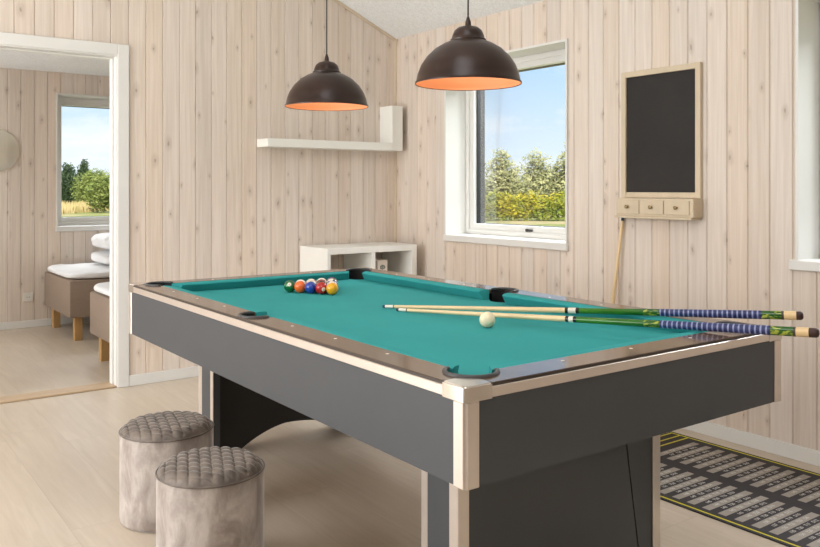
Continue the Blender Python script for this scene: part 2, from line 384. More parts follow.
def window(name, axis, pos, h, over=.006, frame_in=.17, latch=True):
    """casing, deep reveal, fixed frame, sash, seal, pane. axis 'y': wall plane x=pos running along y, outside at +x"""
    u0, u1, z0, z1 = h
    def bx(bm, ua, ub, da, db, za, zb, bev=0):
        if axis == 'y': box(bm, pos+da, pos+db, ua, ub, za, zb, bev=bev)
        else: box(bm, ua, ub, pos+da, pos+db, za, zb, bev=bev)
    t = .014; cw = .012
    bm = NB()        # reveal boards, slightly proud of the wall
    bx(bm, u1-t, u1, -.012, WT, z0+.024, z1); bx(bm, u0, u0+t, -.012, WT, z0+.024, z1); bx(bm, u0+t, u1-t, -.012, WT, z1-t, z1)
    w = struct(name, bm, M['white'])
    bm = NB(); bx(bm, u0-over, u1+over, -.02, WT-.02, z0-.022, z0+.024, bev=.004)
    struct('window_sill', bm, M['white'], w)
    a0, a1, b0, b1 = u0+t, u1-t, z0+.024, z1-t; fw = .035; d0, d1 = frame_in, frame_in+.075
    def ring(ua, ub, za, zb, w_, da, db, bev=.003, wb=None):
        wb = wb or w_; bm = NB()
        bx(bm, ua, ua+w_, da, db, za, zb, bev); bx(bm, ub-w_, ub, da, db, za, zb, bev)
        bx(bm, ua+w_, ub-w_, da, db, za, za+wb, bev); bx(bm, ua+w_, ub-w_, da, db, zb-w_, zb, bev); return bm
    struct('window_frame', ring(a0, a1, b0, b1, fw, d0, d1), M['white'], w)
    s0, s1, c0, c1 = a0+fw-.006, a1-fw+.006, b0+fw-.006, b1-fw+.006; sw = .045
    struct('window_sash', ring(s0, s1, c0, c1, sw, d0+.012, d1+.01), M['white'], w)
    struct('window_black_edge', ring(s0+sw-.002, s1-sw+.002, c0+sw-.002, c1-sw+.002, .004, d0+.06, d1+.04, 0), M['seal'], w)
    bm = NB(); bx(bm, s1-sw-.010, s1-sw+.002, d0+.04, d0+.075, c0+sw-.001, c1-sw+.001); struct('window_black_edge', bm, M['seal'], w) if latch else bm.free()  # extra black strip along the inner edge of the far stile only
    bm = NB(); g = .002; e0, e1, f0, f1 = s0+sw, s1-sw, c0+sw, c1-sw
    bx(bm, e0, e1, d0+.05, d0+.054, f0, f1); struct('pane', bm, M['glass'], w)
    if latch:
        bm = NB(); um = (u0+u1)/2-.07
        bx(bm, um-.03, um+.03, d0+.0, d0+.012, c0+.012, c0+.026, .002); bx(bm, um-.007, um+.007, d0-.02, d0, c0+.01, c0+.03, .002)
        struct('window_latch', bm, M['rubber'], w)
    return w
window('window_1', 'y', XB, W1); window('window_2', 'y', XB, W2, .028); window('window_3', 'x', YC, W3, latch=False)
# left window inferred from the light; front and bedroom frames added around fill lamps
def blind_window(name, axis, pos, u0, u1, z0, z1, s):
    bm = NB(); w = .07
    def bx(ua, ub, za, zb):
        a, b = sorted((pos+s*.005, pos+s*.06))
        if axis == 'y': box(bm, a, b, ua, ub, za, zb, bev=.004)
        else: box(bm, ua, ub, a, b, za, zb, bev=.004)
    bx(u0-w, u0, z0-w, z1+w); bx(u1, u1+w, z0-w, z1+w); bx(u0, u1, z0-w, z0); bx(u0, u1, z1, z1+w); struct(name, bm, M['white'])
blind_window('window_4', 'y', XL, 2.0, 4.6, .08, 2.7, 1)
blind_window('added_frame_front', 'x', YF, 0, 1.8, 1.3, 2.5, 1)  # added frame, the wall behind it is closed
blind_window('added_frame_bedroom', 'y', -1.0, 5.9, 7.1, .75, 1.95, 1)  # added frame around the bedroom side fill, closed wall

# ------------------------------------------------------------------ pool table
TX, TY = 1.8545, 2.660; HX, HY = 1.344/2, 2.496/2
ZT, ZR, ZA, ZC = .767, .733, .5327, .7225
table = thing('pool_table', (TX, TY, 0), 'large pool table with teal cloth, graphite grey sides and pale metal trim', 'pool table')
IX, IY = HX-.105, HY-.105       # inner edge of the wooden rail
NX, NY = IX-.05, IY-.05         # cushion nose
def arc(cx, cy, r, a0, a1, n=14): return [(cx+r*math.cos(math.radians(a0+(a1-a0)*i/n)), cy+r*math.sin(math.radians(a0+(a1-a0)*i/n))) for i in range(n+1)]
CP = (IX-.012, IY-.012); CR = .064      # corner pocket centre / radius
SP = IX+.028; SR = .060                 # side pocket
# slate bed covered in cloth with the six pocket cut-outs
out = []
out += [(CP[0]-CR, NY+.045)] 
def bed_outline():
    ex, ey = IX, IY
    pts = []
    # go counter-clockwise from right side, start just above right side pocket
    pts += [(ex, SR)] + [(ex, CP[1]-CR)]
    pts += arc(CP[0], CP[1], CR, -90+10, -180-10, 12)[1:]
    pts += [(CP[0]-CR, ey), (-(CP[0]-CR), ey)]
    pts += arc(-CP[0], CP[1], CR, 10, -90-10, 12)
    pts += [(-ex, CP[1]-CR), (-ex, SR)]
    pts += arc(-SP, 0, SR+.002, 62, -62, 10)
    pts += [(-ex, -SR), (-ex, -(CP[1]-CR))]
    pts += arc(-CP[0], -CP[1], CR, 90+10, -10, 12)
    pts += [(-(CP[0]-CR), -ey), (CP[0]-CR, -ey)]
    pts += arc(CP[0], -CP[1], CR, 190, 80, 12)
    pts += [(ex, -(CP[1]-CR)), (ex, -SR)]
    pts += arc(SP, 0, SR+.002, 242, 118, 10)
    return pts
link('playing_surface', prism(NB(), bed_outline(), ZC-.028, ZC), M['cloth'], table)
# wooden rail tops: six pieces with rounded pocket cut-outs
def mirror(pts, sx, sy):
    q = [(x*sx, y*sy) for x, y in pts]; return q if sx*sy > 0 else q[::-1]
CC = .082   # corner casting length
ox, oy = HX-.004, HY-.004
long_rail = [(ox, .0)] + [(ox, oy-CC)] + [(ox-.03, oy-CC)] + [p for p in arc(CP[0], CP[1], CR+.006, 33, -75, 12)] + [(IX, CP[1]-CR-.02)] + [(IX, SR+.012)] + arc(SP, 0, SR+.006, 100, 0, 8)
rails_z = (ZT-.016, ZT)
for sx in (1, -1):
    for sy in (1, -1):
        b = prism(NB(), mirror(long_rail, sx, sy), *rails_z); bmesh.ops.bevel(b, geom=[e for e in b.edges if all(v.co.z > ZT-.001 for v in e.verts)], offset=.002, segments=2, affect='EDGES')
        link('rail_top', b, M['rail'], table)
for sy in (1, -1):
    half = [(ox-CC, oy), (ox-CC, oy-.03)] + arc(CP[0], CP[1], CR+.006, 57, 165, 12) + [(CP[0]-CR-.02, IY)]
    full = half + [(-x, y) for x, y in half[::-1]]
    b = prism(NB(), mirror(full, 1, sy), *rails_z); bmesh.ops.bevel(b, geom=[e for e in b.edges if all(v.co.z > ZT-.001 for v in e.verts)], offset=.002, segments=2, affect='EDGES')
    link('rail_top', b, M['rail'], table)
# cushions: six cloth covered wedges, mitred at the pockets
def cushion(p0, p1, inward, m0, m1):
    """p0,p1: ends on rail inner edge; inward unit vector; m0/m1 how far the nose is pulled back at each end"""
    bm = NB(); d = Vector((p1[0]-p0[0], p1[1]-p0[1])).normalized(); inn = Vector(inward)
    prof = [(0, ZT-.001), (.012, ZT), (.040, ZT-.002), (.0495, ZT-.006), (.050, ZT-.010), (.026, ZC+.0005), (0, ZC+.0005)]
    rings = []
    for P, m, s in ((p0, m0, 1), (p1, m1, -1)):
        ring = []
        for w, z in prof:
            q = Vector(P)+inn*w+d*s*m*(w/.05); ring.append(bm.verts.new((q.x, q.y, z)))
        rings.append(ring)
    n = len(prof); bm.faces.new(rings[0]); bm.faces.new(rings[1][::-1])
    for i in range(n): bm.faces.new((rings[0][i], rings[0][(i+1) % n], rings[1][(i+1) % n], rings[1][i]))
    link('cushion', bm, M['cloth'], table)
ce = CP[1]-CR+.006; cex = CP[0]-CR+.006
for sx in (1, -1):
    for sy in (1, -1): cushion((sx*IX, sy*(SR+.004)), (sx*IX, sy*ce), (-sx, 0), .014, .034)
for sy in (1, -1): cushion((-cex, sy*IY), (cex, sy*IY), (0, -sy), .034, .034)
# pockets: liner cup + rubber rim
def pocket(cx, cy, r, a0, a1, ang0=0):
    bm = NB(); n = 20; steps = [(r+.004, ZT-.003), (r, ZC-.02), (r*.93, ZC-.09), (r*.55, ZC-.125)]
    A = [math.radians(a0+(a1-a0)*i/n) for i in range(n+1)]
    ri = [[bm.verts.new((cx+q*math.cos(a), cy+q*math.sin(a), z)) for a in A] for q, z in steps[:2]]
    for p, q in zip(ri, ri[1:]):
        for i in range(n): bm.faces.new((p[i], p[i+1], q[i+1], q[i]))
    lathe(bm, [(q-.001, z) for q, z in steps[1:]], 28, (cx, cy), cap0=False)
    link('pocket_liner', bm, M['leather'], table, smooth=40)
    bm = NB(); tube(bm, [(cx+(r+.002)*math.cos(a), cy+(r+.002)*math.sin(a), ZT+.001) for a in A], [.0045]+[.0062]*(n-1)+[.0045], 8)
    link('pocket_rim', bm, M['rubber'], table, smooth=True)
pocket(CP[0], CP[1], CR, -72, 162); pocket(-CP[0], CP[1], CR, 18, 252); pocket(-CP[0], -CP[1], CR, 108, 342); pocket(CP[0], -CP[1], CR, 198, 432)
pocket(SP, 0, SR, -105, 105); pocket(-SP, 0, SR, 75, 285)
# metal trim bands, dark groove strip above them, corner castings
bm = NB()
for sx in (1, -1): link('rail_trim', B1(*sorted((sx*(HX-.012), sx*HX)), -HY+CC-.004, HY-CC+.004, ZR, ZT-.0085, bev=.0015), M['metal'], table)
for sy in (1, -1): link('rail_trim', B1(-HX+CC-.004, HX-CC+.004, *sorted((sy*(HY-.012), sy*HY)), ZR, ZT-.0085, bev=.0015), M['metal'], table)
for sx in (1, -1): box(bm, *sorted((sx*(HX-.03), sx*(HX-.003))), -HY+.02, HY-.02, ZT-.012, ZT-.001)
for sy in (1, -1): box(bm, -HX+.03, HX-.03, *sorted((sy*(HY-.03), sy*(HY-.003))), ZT-.0121, ZT-.0011)
link('rail_groove_strip', bm, M['gasket'], table)
def rounded(bm_pts_r, n=5): pass
for sx in (1, -1):
    for sy in (1, -1):
        rr = .012; e = .001
        pts = [(HX-CC, HY+e)] + [(HX+e-rr+rr*math.cos(a), HY+e-rr+rr*math.sin(a)) for a in [PI/2-PI/2*i/6 for i in range(7)]] + [(HX+e, HY-CC), (HX-.034, HY-CC)] + arc(CP[0], CP[1], CR+.006, 33, 57, 5) + [(HX-CC, HY-.034)]
        b = prism(NB(), mirror(pts, sx, sy), ZR-.002, ZT+.0015); bmesh.ops.bevel(b, geom=[q for q in b.edges if all(v.co.z > ZT for v in q.verts)], offset=.0035, segments=3, affect='EDGES')
        link('corner_casting', b, M['steel'], table, smooth=35)
        bm = NB(); w = .044; x1, y1 = sx*(HX-.0005), sy*(HY-.0005)      # vertical corner post, L shaped with a step
        box(bm, *sorted((x1-sx*.007, x1-sx*w)), *sorted((y1, y1-sy*.006)), ZA-.002, ZR-.0025, bev=.002); box(bm, *sorted((x1, x1-sx*.006)), *sorted((y1-sy*.007, y1-sy*w)), ZA-.002, ZR-.0025, bev=.002)
        box(bm, *sorted((x1-sx*.0045, x1-sx*.026)), *sorted((y1-sy*.0045, y1-sy*.026)), ZA-.001, ZR-.003)
        link('corner_post', bm, M['metal'], table)
# apron boards
ZB = ZR
for sx in (1, -1): link('side_panel', B1(*sorted((sx*(HX-.004), sx*(HX-.03))), -HY+.03, HY-.03, ZA, ZB-.0005), M['apron'], table)
for sy in (1, -1): link('end_panel', B1(-HX+.03, HX-.03, *sorted((sy*(HY-.004), sy*(HY-.03))), ZA, ZB-.0005), M['apron'], table)
link('table_bottom', B1(-HX+.031, HX-.031, -HY+.031, HY-.031, ZA+.01, ZA+.03), mat('pale_bounce_board', RGB(206, 190, 166), .8), table)  # unseen underside, made pale to bounce light onto the floor
# diamonds
def sight(x, y): link('rail_sight', lathe(NB(), [(.0052, ZT-.001), (.0052, ZT+.0006)], 12, (x, y)), M['dot'], table)
for sx in (1, -1):
    for k in range(1, 4):
        for sy in (1, -1): sight(sx*(HX-.072), sy*(.277*k))
for sy in (1, -1):
    for k in (-1, 0, 1): sight(k*.277, sy*(HY-.072))
# two leg pedestals
LX, LYo, LYi = .441, 3.603-TY, 3.437-TY
for sy in (1, -1):
    for sx in (1, -1):
        lg = link('leg', B1(*sorted((sx*LX, sx*(LX-.034))), *sorted((sy*LYi, sy*LYo)), 0, ZA+.009), M['apron'], table)
        bm = NB(); q = .0015
        box(bm, *sorted((sx*(LX+q), sx*(LX-.038))), *sorted((sy*(LYo+q), sy*(LYo-.003))), .001, ZA+.006, bev=.0006); box(bm, *sorted((sx*(LX+q), sx*(LX-.003))), *sorted((sy*(LYo-.0032), sy*(LYo-.038))), .001, ZA+.006, bev=.0006)
        box(bm, *sorted((sx*(LX+q), sx*(LX-.003))), *sorted((sy*(LYi-q), sy*(LYi+.028))), .001, ZA+.006, bev=.0006)
        link('leg_trim', bm, M['metal'], lg)
    # end panel between the legs, arched at the bottom, with a slanting joint near one side
    def arch_z(x): 
        R = (.33**2+.112**2)/(2*.112); v = R*R-x*x; return max(0, .112-R+math.sqrt(v)) if abs(x) < .33 else 0
    def panel(xa_t, xa_b, xb_t, xb_b, y0, y1, m, nm, k=.6):
        bm = NB(); lo = []
        n = 40
        for i in range(n+1):
            x = xa_b+(xb_b-xa_b)*i/n; lo.append((x, max(.004, arch_z(x)*k)))
        pts = lo+[(xb_t, ZA+.009), (xa_t, ZA+.009)]
        link(nm, prism_ax(bm, pts, y0, y1, 'y'), m, table)
    ya, yb = sorted((sy*(LYo-.004), sy*(LYo-.022)))
    panel(-LX+.035, -LX+.035, .243, .335, ya, yb, M['apron'], 'pedestal_panel')
    panel(.249, .341, LX-.035, LX-.035, ya, yb, M['apron'], 'pedestal_wing')
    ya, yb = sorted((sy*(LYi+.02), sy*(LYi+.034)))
    panel(-LX+.035, -LX+.035, LX-.035, LX-.035, ya, yb, M['near_black_panel'], 'inner_panel', 1)

# ------------------------------------------------------------------ stools
def make_stool(loc, label, rot=0):
    r, h = .1675, .357
    t = thing('pouf_stool', loc, label, 'stool', 'velvet pouf stools', (0, 0, rot))
    bm = NB(); prof = [(r-.03, .003), (r-.012, .0), (r-.003, .006), (r, .02), (r, .12), (r, .2), (r, h-.055), (r-.001, h-.033)]
    lathe(bm, prof, 64); link('body', bm, M['velvet'], t, smooth=50)
    bm = NB(); tube(bm, [((r+.0005)*math.cos(2*PI*i/64), (r+.0005)*math.sin(2*PI*i/64), h-.031) for i in range(65)], .0032, 8); link('piping', bm, M['velvet_top'], t, smooth=True)
    bm = NB(); n, R = 300, 90; p = .041; rings = []
    for k in range(R+1):
        q = r*(k/R); ring = []
        for i in range(n):
            a = 2*PI*i/n; x, y = q*math.cos(a), q*math.sin(a)
            u, v = (x*1.0+y*.62)/p, (x*1.0-y*.62)/p
            pf = (abs(math.sin(PI*u))*abs(math.sin(PI*v)))**.27
            edge = max(0, 1-((q/r))**10)
            z = h-.013 + .013*pf*edge - .022*(q/r)**12 + .004*(1-(q/r)**2)
            ring.append(bm.verts.new((x, y, z)) if k else None)
        if k == 0: c = bm.verts.new((0, 0, h+.002)); rings.append(c)
        else: rings.append(ring)
    for i in range(n): bm.faces.new((rings[0], rings[1][i], rings[1][(i+1) % n]))
    for a, b in zip(rings[1:], rings[2:]):
        for i in range(n): bm.faces.new((a[i], b[i], b[(i+1) % n], a[(i+1) % n]))
    link('seat_cushion', bm, M['velvet_top'], t, smooth=True)
    return t
make_stool((1.044, 2.976, 0), 'taupe velvet pouf standing farther back, beside the table leg and partly hidden', .35)
make_stool((1.006, 2.462, 0), 'taupe velvet pouf nearest the camera, in front of the other pouf', .2)

# ------------------------------------------------------------------ balls
BR = .0286
def ball_mat(name, col, stripe):
    t = NT(name); x = t.xyz()
    if stripe:
        f = t.math('LESS_THAN', t.math('ABSOLUTE', x[1]), .0155); c = t.mix(f, RGB(238, 230, 210), col); t.L.new(c, t.p.inputs['Base Color'])
    else: t.p.inputs['Base Color'].default_value = col
    t.p.inputs['Roughness'].default_value = .12; t.p.inputs['Coat Weight'].default_value = .5; return t.m
M['spot'] = mat('ivory_number_spot', RGB(240, 234, 218), .2); M['ink'] = mat('black_ink', RGB(20, 20, 22), .3)
hues = {1: ('yellow', RGB(232, 168, 20)), 2: ('blue', RGB(28, 62, 158)), 3: ('red', RGB(176, 26, 22)), 4: ('purple', RGB(84, 44, 110)), 5: ('orange', RGB(232, 104, 38)), 6: ('green', RGB(16, 104, 50)), 7: ('maroon', RGB(122, 40, 38)), 8: ('black', RGB(18, 18, 20))}
def sphere_mesh():
    bm = NB(); bmesh.ops.create_uvsphere(bm, u_segments=32, v_segments=18, radius=BR); me = bpy.data.meshes.new('ball'); bm.to_mesh(me); bm.free()
    for p in me.polygons: p.use_smooth = True
    return me
def spot_bm():
    bm = NB(); R = BR+.0003; th = .33; rings = []
    c = bm.verts.new((0, 0, R))
    for k in (1, 2, 3):
        a = th*k/3; rings.append([bm.verts.new((R*math.sin(a)*math.cos(2*PI*i/20), R*math.sin(a)*math.sin(2*PI*i/20), R*math.cos(a))) for i in range(20)])
    for i in range(20): bm.faces.new((c, rings[0][i], rings[0][(i+1) % 20]))
    for a, b in zip(rings, rings[1:]):
        for i in range(20): bm.faces.new((a[i], b[i], b[(i+1) % 20], a[(i+1) % 20]))
    return bm
def make_ball(num, loc, label, facing, group='racked pool balls'):
    base = num if num <= 8 else num-8
    t = thing('pool_ball', (loc[0], loc[1], loc[2]-BR), label, 'ball', group)
    me = sphere_mesh(); o = link('ball_body', me, ball_mat('ball_%s_%s' % (hues[base][0], 'striped' if num > 8 else 'solid'), hues[base][1], num > 8), t, loc=(0, 0, BR))
    q = Vector(facing).normalized().to_track_quat('Z', 'Y')
    o.rotation_euler = q.to_euler()
    s = link('number_spot', spot_bm(), M['spot'], o)
    bm = NB(); text_bm(bm, str(num), .011 if num < 10 else .0095, Matrix.Translation((0, 0, BR+.0003)), .0003); link('number', bm, M['ink'], s)
    return t
def jit(v, a): return (v[0]+random.uniform(-a, a), v[1]+random.uniform(-a, a), v[2]+random.uniform(-a, a))
AP = Vector((1.932, 3.272, ZC+BR+.0005))
order = [[1], [3, 9], [2, 8, 10], [5, 11, 7, 14], [6, 12, 15, 13, 4]]
face = {1: (-.3, .2, .9), 3: (-.15, -1.0, -.1), 2: (.2, .3, 1), 5: (.6, -.5, .55), 6: (-.5, -.75, .42)}
lab = {1: 'yellow solid ball at the near tip of the rack', 3: 'red solid ball next behind the yellow one at the tip', 2: 'blue solid ball in the middle of the left edge of the rack', 5: 'orange solid ball between the blue and the green ones', 6: 'green solid ball at the left corner of the rack',
       9: 'yellow striped ivory ball just right of the yellow tip ball', 8: 'black ball in the middle of the rack', 10: 'blue striped ivory ball on the right edge of the rack', 11: 'red striped ivory ball behind the blue ball', 7: 'maroon solid ball inside the rack behind the black ball', 14: 'green striped ivory ball on the right edge of the rack',
       12: 'purple striped ivory ball in the back row beside the green ball', 15: 'maroon striped ivory ball in the middle of the back row', 13: 'orange striped ivory ball in the back row, second from the right corner', 4: 'purple solid ball at the far right corner of the rack'}
for r, row in enumerate(order):
    for k, num in enumerate(row):
        p = AP+Vector(((k-r/2)*.0580, r*.0580*.866, 0))
        make_ball(num, p, lab[num], face.get(num, jit((.1, -.4, .5), .9)))
cue_ball = thing('cue_ball', (1.924, 2.174, ZC+.0005), 'ivory white cue ball lying alone on the cloth by the cues', 'ball')
link('ball_body', sphere_mesh(), mat('ivory_ball', RGB(240, 226, 190), .12, var=.03, vscale=30), cue_ball, loc=(0, 0, BR))

# ------------------------------------------------------------------ cues
def wrap_mat():
    t = NT('blue_white_wrap'); x = t.xyz(); f = t.math('FRACT', t.math('MULTIPLY', x[0], 1/.0158))
    g = t.math('GREATER_THAN', f, .68); n = t.noise(60, 3)
    c = t.mix(g, RGB(28, 36, 84), RGB(140, 146, 184)); c = t.mix(t.math('MULTIPLY', t.ramp(n, .4, .7), .35), c, RGB(70, 84, 140)); t.L.new(c, t.p.inputs['Base Color']); t.p.inputs['Roughness'].default_value = .35; return t.m
def ornate():
    t = NT('green_gold_ornament'); n = t.noise(38, 2, .5, map_scale=(.6, 1.6, 1.6), dist=2); c = t.mix(t.ramp(n, .52, .6), RGB(34, 84, 18), RGB(158, 170, 60)); t.L.new(c, t.p.inputs['Base Color']); t.p.inputs['Roughness'].default_value = .15; return t.m
def forearm():
    t = NT('green_lacquer'); n = t.noise(14, 2, .5, map_scale=(.3, 1, 1)); c = t.mix(t.ramp(n, .4, .65), RGB(20, 84, 14), RGB(58, 124, 30)); t.L.new(c, t.p.inputs['Base Color']); t.p.inputs['Roughness'].default_value = .12; return t.m
M['maple'] = mat('maple_shaft', RGB(228, 200, 152), .3, var=.05, vscale=12, map_scale=(.1, 1, 1)); M['wrap'] = wrap_mat(); M['orn'] = ornate(); M['lacq'] = forearm()
M['blacklac'] = mat('black_lacquer', RGB(22, 18, 18), .15); M['ivory'] = mat('ivory_ring', RGB(230, 222, 205), .25); M['tan'] = mat('tan_butt', RGB(222, 192, 142), .3); M['bumper'] = mat('maroon_bumper', RGB(52, 24, 18), .5); M['tip'] = mat('blue_chalked_tip', RGB(36, 62, 78), .8)
def make_cue(tip, butt, S, label):
    tip, butt = Vector(tip), Vector(butt); d = butt-tip; L = d.length
    t = thing('pool_cue', tip, label, 'cue', 'cues lying on the table'); t.rotation_euler = d.to_track_quat('X', 'Z').to_euler()
    r0, r1 = .0062, .0146
    def R(s): return r0+(r1-r0)*(s/L)
    def seg(nm, a, b, m, k=1.0, rnd=0, par=t):
        n = max(2, int((b-a)/.05)+1); prof = [(R(a+(b-a)*i/n)*k, a+(b-a)*i/n) for i in range(n+1)]
        if rnd: prof = prof[:-1]+[(R(b)*k, b-rnd), (R(b)*k*.8, b-rnd*.3), (R(b)*k*.45, b)]
        return link(nm, lathe(NB(), prof, 20, axis='x'), m, par, smooth=40)
    s_ring, s_fore, s_orn, s_wrap, s_slv, s_cap, s_bump = S
    seg('tip', 0, .012, M['tip']); seg('ferrule', .012, .05, M['ivory'], 1.02); seg('ferrule_ring', .05, .054, M['blacklac'], 1.04)
    sh = seg('shaft', .054, s_ring, M['maple'])
    j = seg('joint_collar', s_ring, s_fore, M['blacklac'], 1.03); seg('joint_ring', s_ring+.012, s_fore-.012, M['ivory'], 1.05, par=j)
    seg('forearm', s_fore, s_orn, M['lacq']); seg('ornament_band', s_orn, s_wrap, M['orn'], 1.01)
    seg('wrap', s_wrap, s_slv, M['wrap'], 1.06); sl = seg('butt_sleeve', s_slv, s_cap-.008, M['orn'], 1.01); seg('sleeve_ring', s_cap-.008, s_cap, M['gasket'], 1.02, par=sl)
    seg('butt_cap', s_cap, s_bump, M['tan'], 1.01); seg('bumper', s_bump, L, M['bumper'], .98, rnd=.008); return t
make_cue((1.888, 2.784, ZC+.008), (2.602, 1.384, .803), (.775, .828, 1.060, 1.115, 1.446, 1.515, 1.552), 'pool cue with green and blue wrapped butt, the one farther from the camera')
make_cue((1.883, 2.677, ZC+.008), (2.355, 1.206, .798), (.744, .785, 1.025, 1.078, 1.415, 1.485, 1.52), 'pool cue with green and blue wrapped butt, the one nearer the camera')

# ------------------------------------------------------------------ pendant lamps
def make_pendant(x, y, label):
    zr = 1.588; t = thing('pendant_lamp', (x, y, zr), label, 'lamp', 'pendant lamps over the pool table')
    outp = [(.1875, .0), (.1885, .006), (.1835, .012), (.179, .035), (.167, .066), (.147, .096), (.118, .124), (.086, .143), (.064, .152)]
    inp = [(r-.003, z-.002 if i > 2 else z+.002) for i, (r, z) in enumerate(outp)]
    lathe_bm = lathe(NB(), outp, 72, cap0=False, cap1=False); link('lamp_shade', lathe_bm, M['lamp_out'], t, smooth=60)
    link('shade_lining', lathe(NB(), inp+[(.03, .149)], 72, cap0=False, cap1=True), M['lamp_in'], t, smooth=60)
    link('lamp_cap', lathe(NB(), [(.063, .150), (.0635, .157), (.058, .162), (.056, .172), (.049, .189), (.036, .200), (.016, .205), (.011, .208), (.0095, .222), (.004, .238), (.0028, .24)], 48), M['lamp_out'], t, smooth=40)
    link('cord', lathe(NB(), [(.0028, .238), (.0028, roof_z(x)-zr-.02)], 10), M['cord'], t, smooth=True)
    link('ceiling_rose', lathe(NB(), [(.03, roof_z(x)-zr-.05), (.045, roof_z(x)-zr-.01), (.045, roof_z(x)-zr-.0)], 24), M['cord'], t)
    link('bulb_socket', lathe(NB(), [(.018, .148), (.018, .115), (.014, .109)], 20), M['cord'], t)
    link('bulb', lathe(NB(), [(.012, .11), (.014, .1), (.026, .085), (.030, .072), (.026, .058), (.012, .048), (.002, .046)], 24), M['bulb'], t, smooth=True)
    l = light('bulb_light', 'POINT', (0, 0, .012), (0, 0, 0), 1.3, (1, .80, .58), shadow_soft_size=.03); l.parent = t
    return t
make_pendant(1.846, 3.175, 'dark bronze dome pendant farther from the camera, above the ball rack')
make_pendant(1.848, 2.19, 'dark bronze dome pendant nearer the camera, hanging before the large window')

# ------------------------------------------------------------------ wall shelf with box end, low shelf unit, tin
sh = thing('wall_shelf', (2.95, YA, 1.50), 'long white floating shelf with upright box end on back wall', 'shelf')
link('shelf_board', B1(-.551, .455, -.165, -.0006, 0, .055, bev=.001), M['white_board'], sh)
bm = NB(); a, b, t_ = .456, .548, .012
box(bm, a, a+t_, -.165, -.0006, 0, .332); box(bm, b-t_, b, -.165, -.0006, 0, .332); box(bm, a+t_, b-t_, -.165, -.0006, 0, t_); box(bm, a+t_, b-t_, -.165, -.0006, .332-t_, .332); box(bm, a+t_, b-t_, -.163, -.15, t_, .332-t_)
link('box_end', bm, M['white_board'], sh)
un = thing('cube_shelf_unit', (3.09, YA-.205, 0), 'low white open cube shelf unit against back wall behind the table', 'shelf unit')
x0, x1, y0, y1 = -.37, .37, -.19, .19; T = .046
link('side_board', B1(x0, x0+T*.55, y0, y1, 0, .818, bev=.001), M['white_board'], un)
link('side_board', B1(x1-T, x1, y0, y1, 0, .818, bev=.001), M['white_board'], un)
link('top_board', B1(x0+T*.55, x1-T, y0, y1, .778, .818, bev=.001), M['white_board'], un)
link('bottom_board', B1(x0+T*.55, x1-T, y0, y1, 0, .045, bev=.001), M['white_board'], un)
link('divider', B1(-.014, .014, y0+.002, y1, .045, .778), M['white_board'], un)
link('middle_shelf', B1(x0+T*.55, -.0142, y0+.002, y1, .40, .42), M['white_board'], un)
link('middle_shelf', B1(.0142, x1-T, y0+.002, y1, .40, .42), M['white_board'], un)
tin = thing('storage_box', (3.197, YA-.205-.10, .4206), 'tall white box with grey floral print inside the shelf unit', 'box')
link('box_body', B1(-.042, .042, -.04, .04, 0, .295, bev=.003), mat('white_printed_card', RGB(226, 214, 200), .5), tin)
bm = NB()
for k in range(7):
    a = 2*PI*k/7; lathe(bm, [(.007, 0), (.007, .0006)], 8, (.017*math.cos(a), .012*math.sin(a)))
lathe(bm, [(.006, 0), (.006, .0008)], 8)
tube(bm, [(-.03, -.02, .0004), (-.01, -.026, .0004), (.015, -.022, .0004), (.03, -.027, .0004)], .0012, 6)
link('printed_flower', bm, mat('grey_green_print', RGB(118, 124, 116), .6), tin, loc=(0, -.0403, .245), rot=(PI/2, 0, 0))

# ------------------------------------------------------------------ chalkboard with drawers, cue leaning below it
cb = thing('chalkboard', (XB, 2.645, 1.075), 'pine framed chalkboard with three small drawers on right wall', 'chalkboard')
bz0, bz1 = .095, .775; fx = -.022; fw = .03; ya, yb = -.245, .247
bm = NB(); box(bm, fx, -.0006, ya, ya+fw, bz0, bz1, bev=.002); box(bm, fx, -.0006, yb-fw, yb, bz0, bz1, bev=.002); box(bm, fx, -.0006, ya+fw, yb-fw, bz1-fw, bz1, bev=.002); box(bm, fx, -.0006, ya+fw, yb-fw, bz0, bz0+fw, bev=.002)
link('frame', bm, M['pine'], cb); link('writing_surface', B1(fx+.012, -.001, ya+fw, yb-fw, bz0+fw, bz1-fw), M['chalk'], cb)
link('drawer_case', (lambda bm: (box(bm, -.08, -.0006, -.246, .232, .0, .094, bev=.002), box(bm, -.086, -.0006, -.238, .240, -.012, -.0002, bev=.002), bm)[-1])(NB()), M['pine'], cb)
for k in range(3):
    w = .142; c0 = -.154+k*.152
    dr = link('drawer', B1(-.086, -.0802, c0-w/2, c0+w/2, .012, .084, bev=.0015), M['pine'], cb)
    bm = NB(); lathe(bm, [(.005, 0), (.004, .006), (.009, .010), (.010, .015), (.005, .019)], 16)
    link('drawer_knob', bm, M['brass'], dr, loc=(-.086, c0, .048), rot=(0, -PI/2, 0), smooth=50)
lc = thing('wall_cue', (3.44, 2.965, 0), 'plain pale wooden cue leaning on right wall under the chalkboard', 'cue')
def cue_piece(nm, a, b, m):
    P0, P1 = Vector((3.44, 2.965, 0)), Vector((3.536, 2.885, 1.06)); o = P0.copy()
    f = lambda s: P0+(P1-P0)*s-o
    bm = NB(); tube(bm, [f(a+(b-a)*i/6) for i in range(7)], [.0145-.006*(a+(b-a)*i/6) for i in range(7)], 14); link(nm, bm, m, lc, smooth=50)
cue_piece('bumper', .004, .03, M['bumper']); cue_piece('butt', .03, .4, M['maple']); cue_piece('shaft', .4, .985, M['maple']); cue_piece('tip', .985, 1, M['tip'])

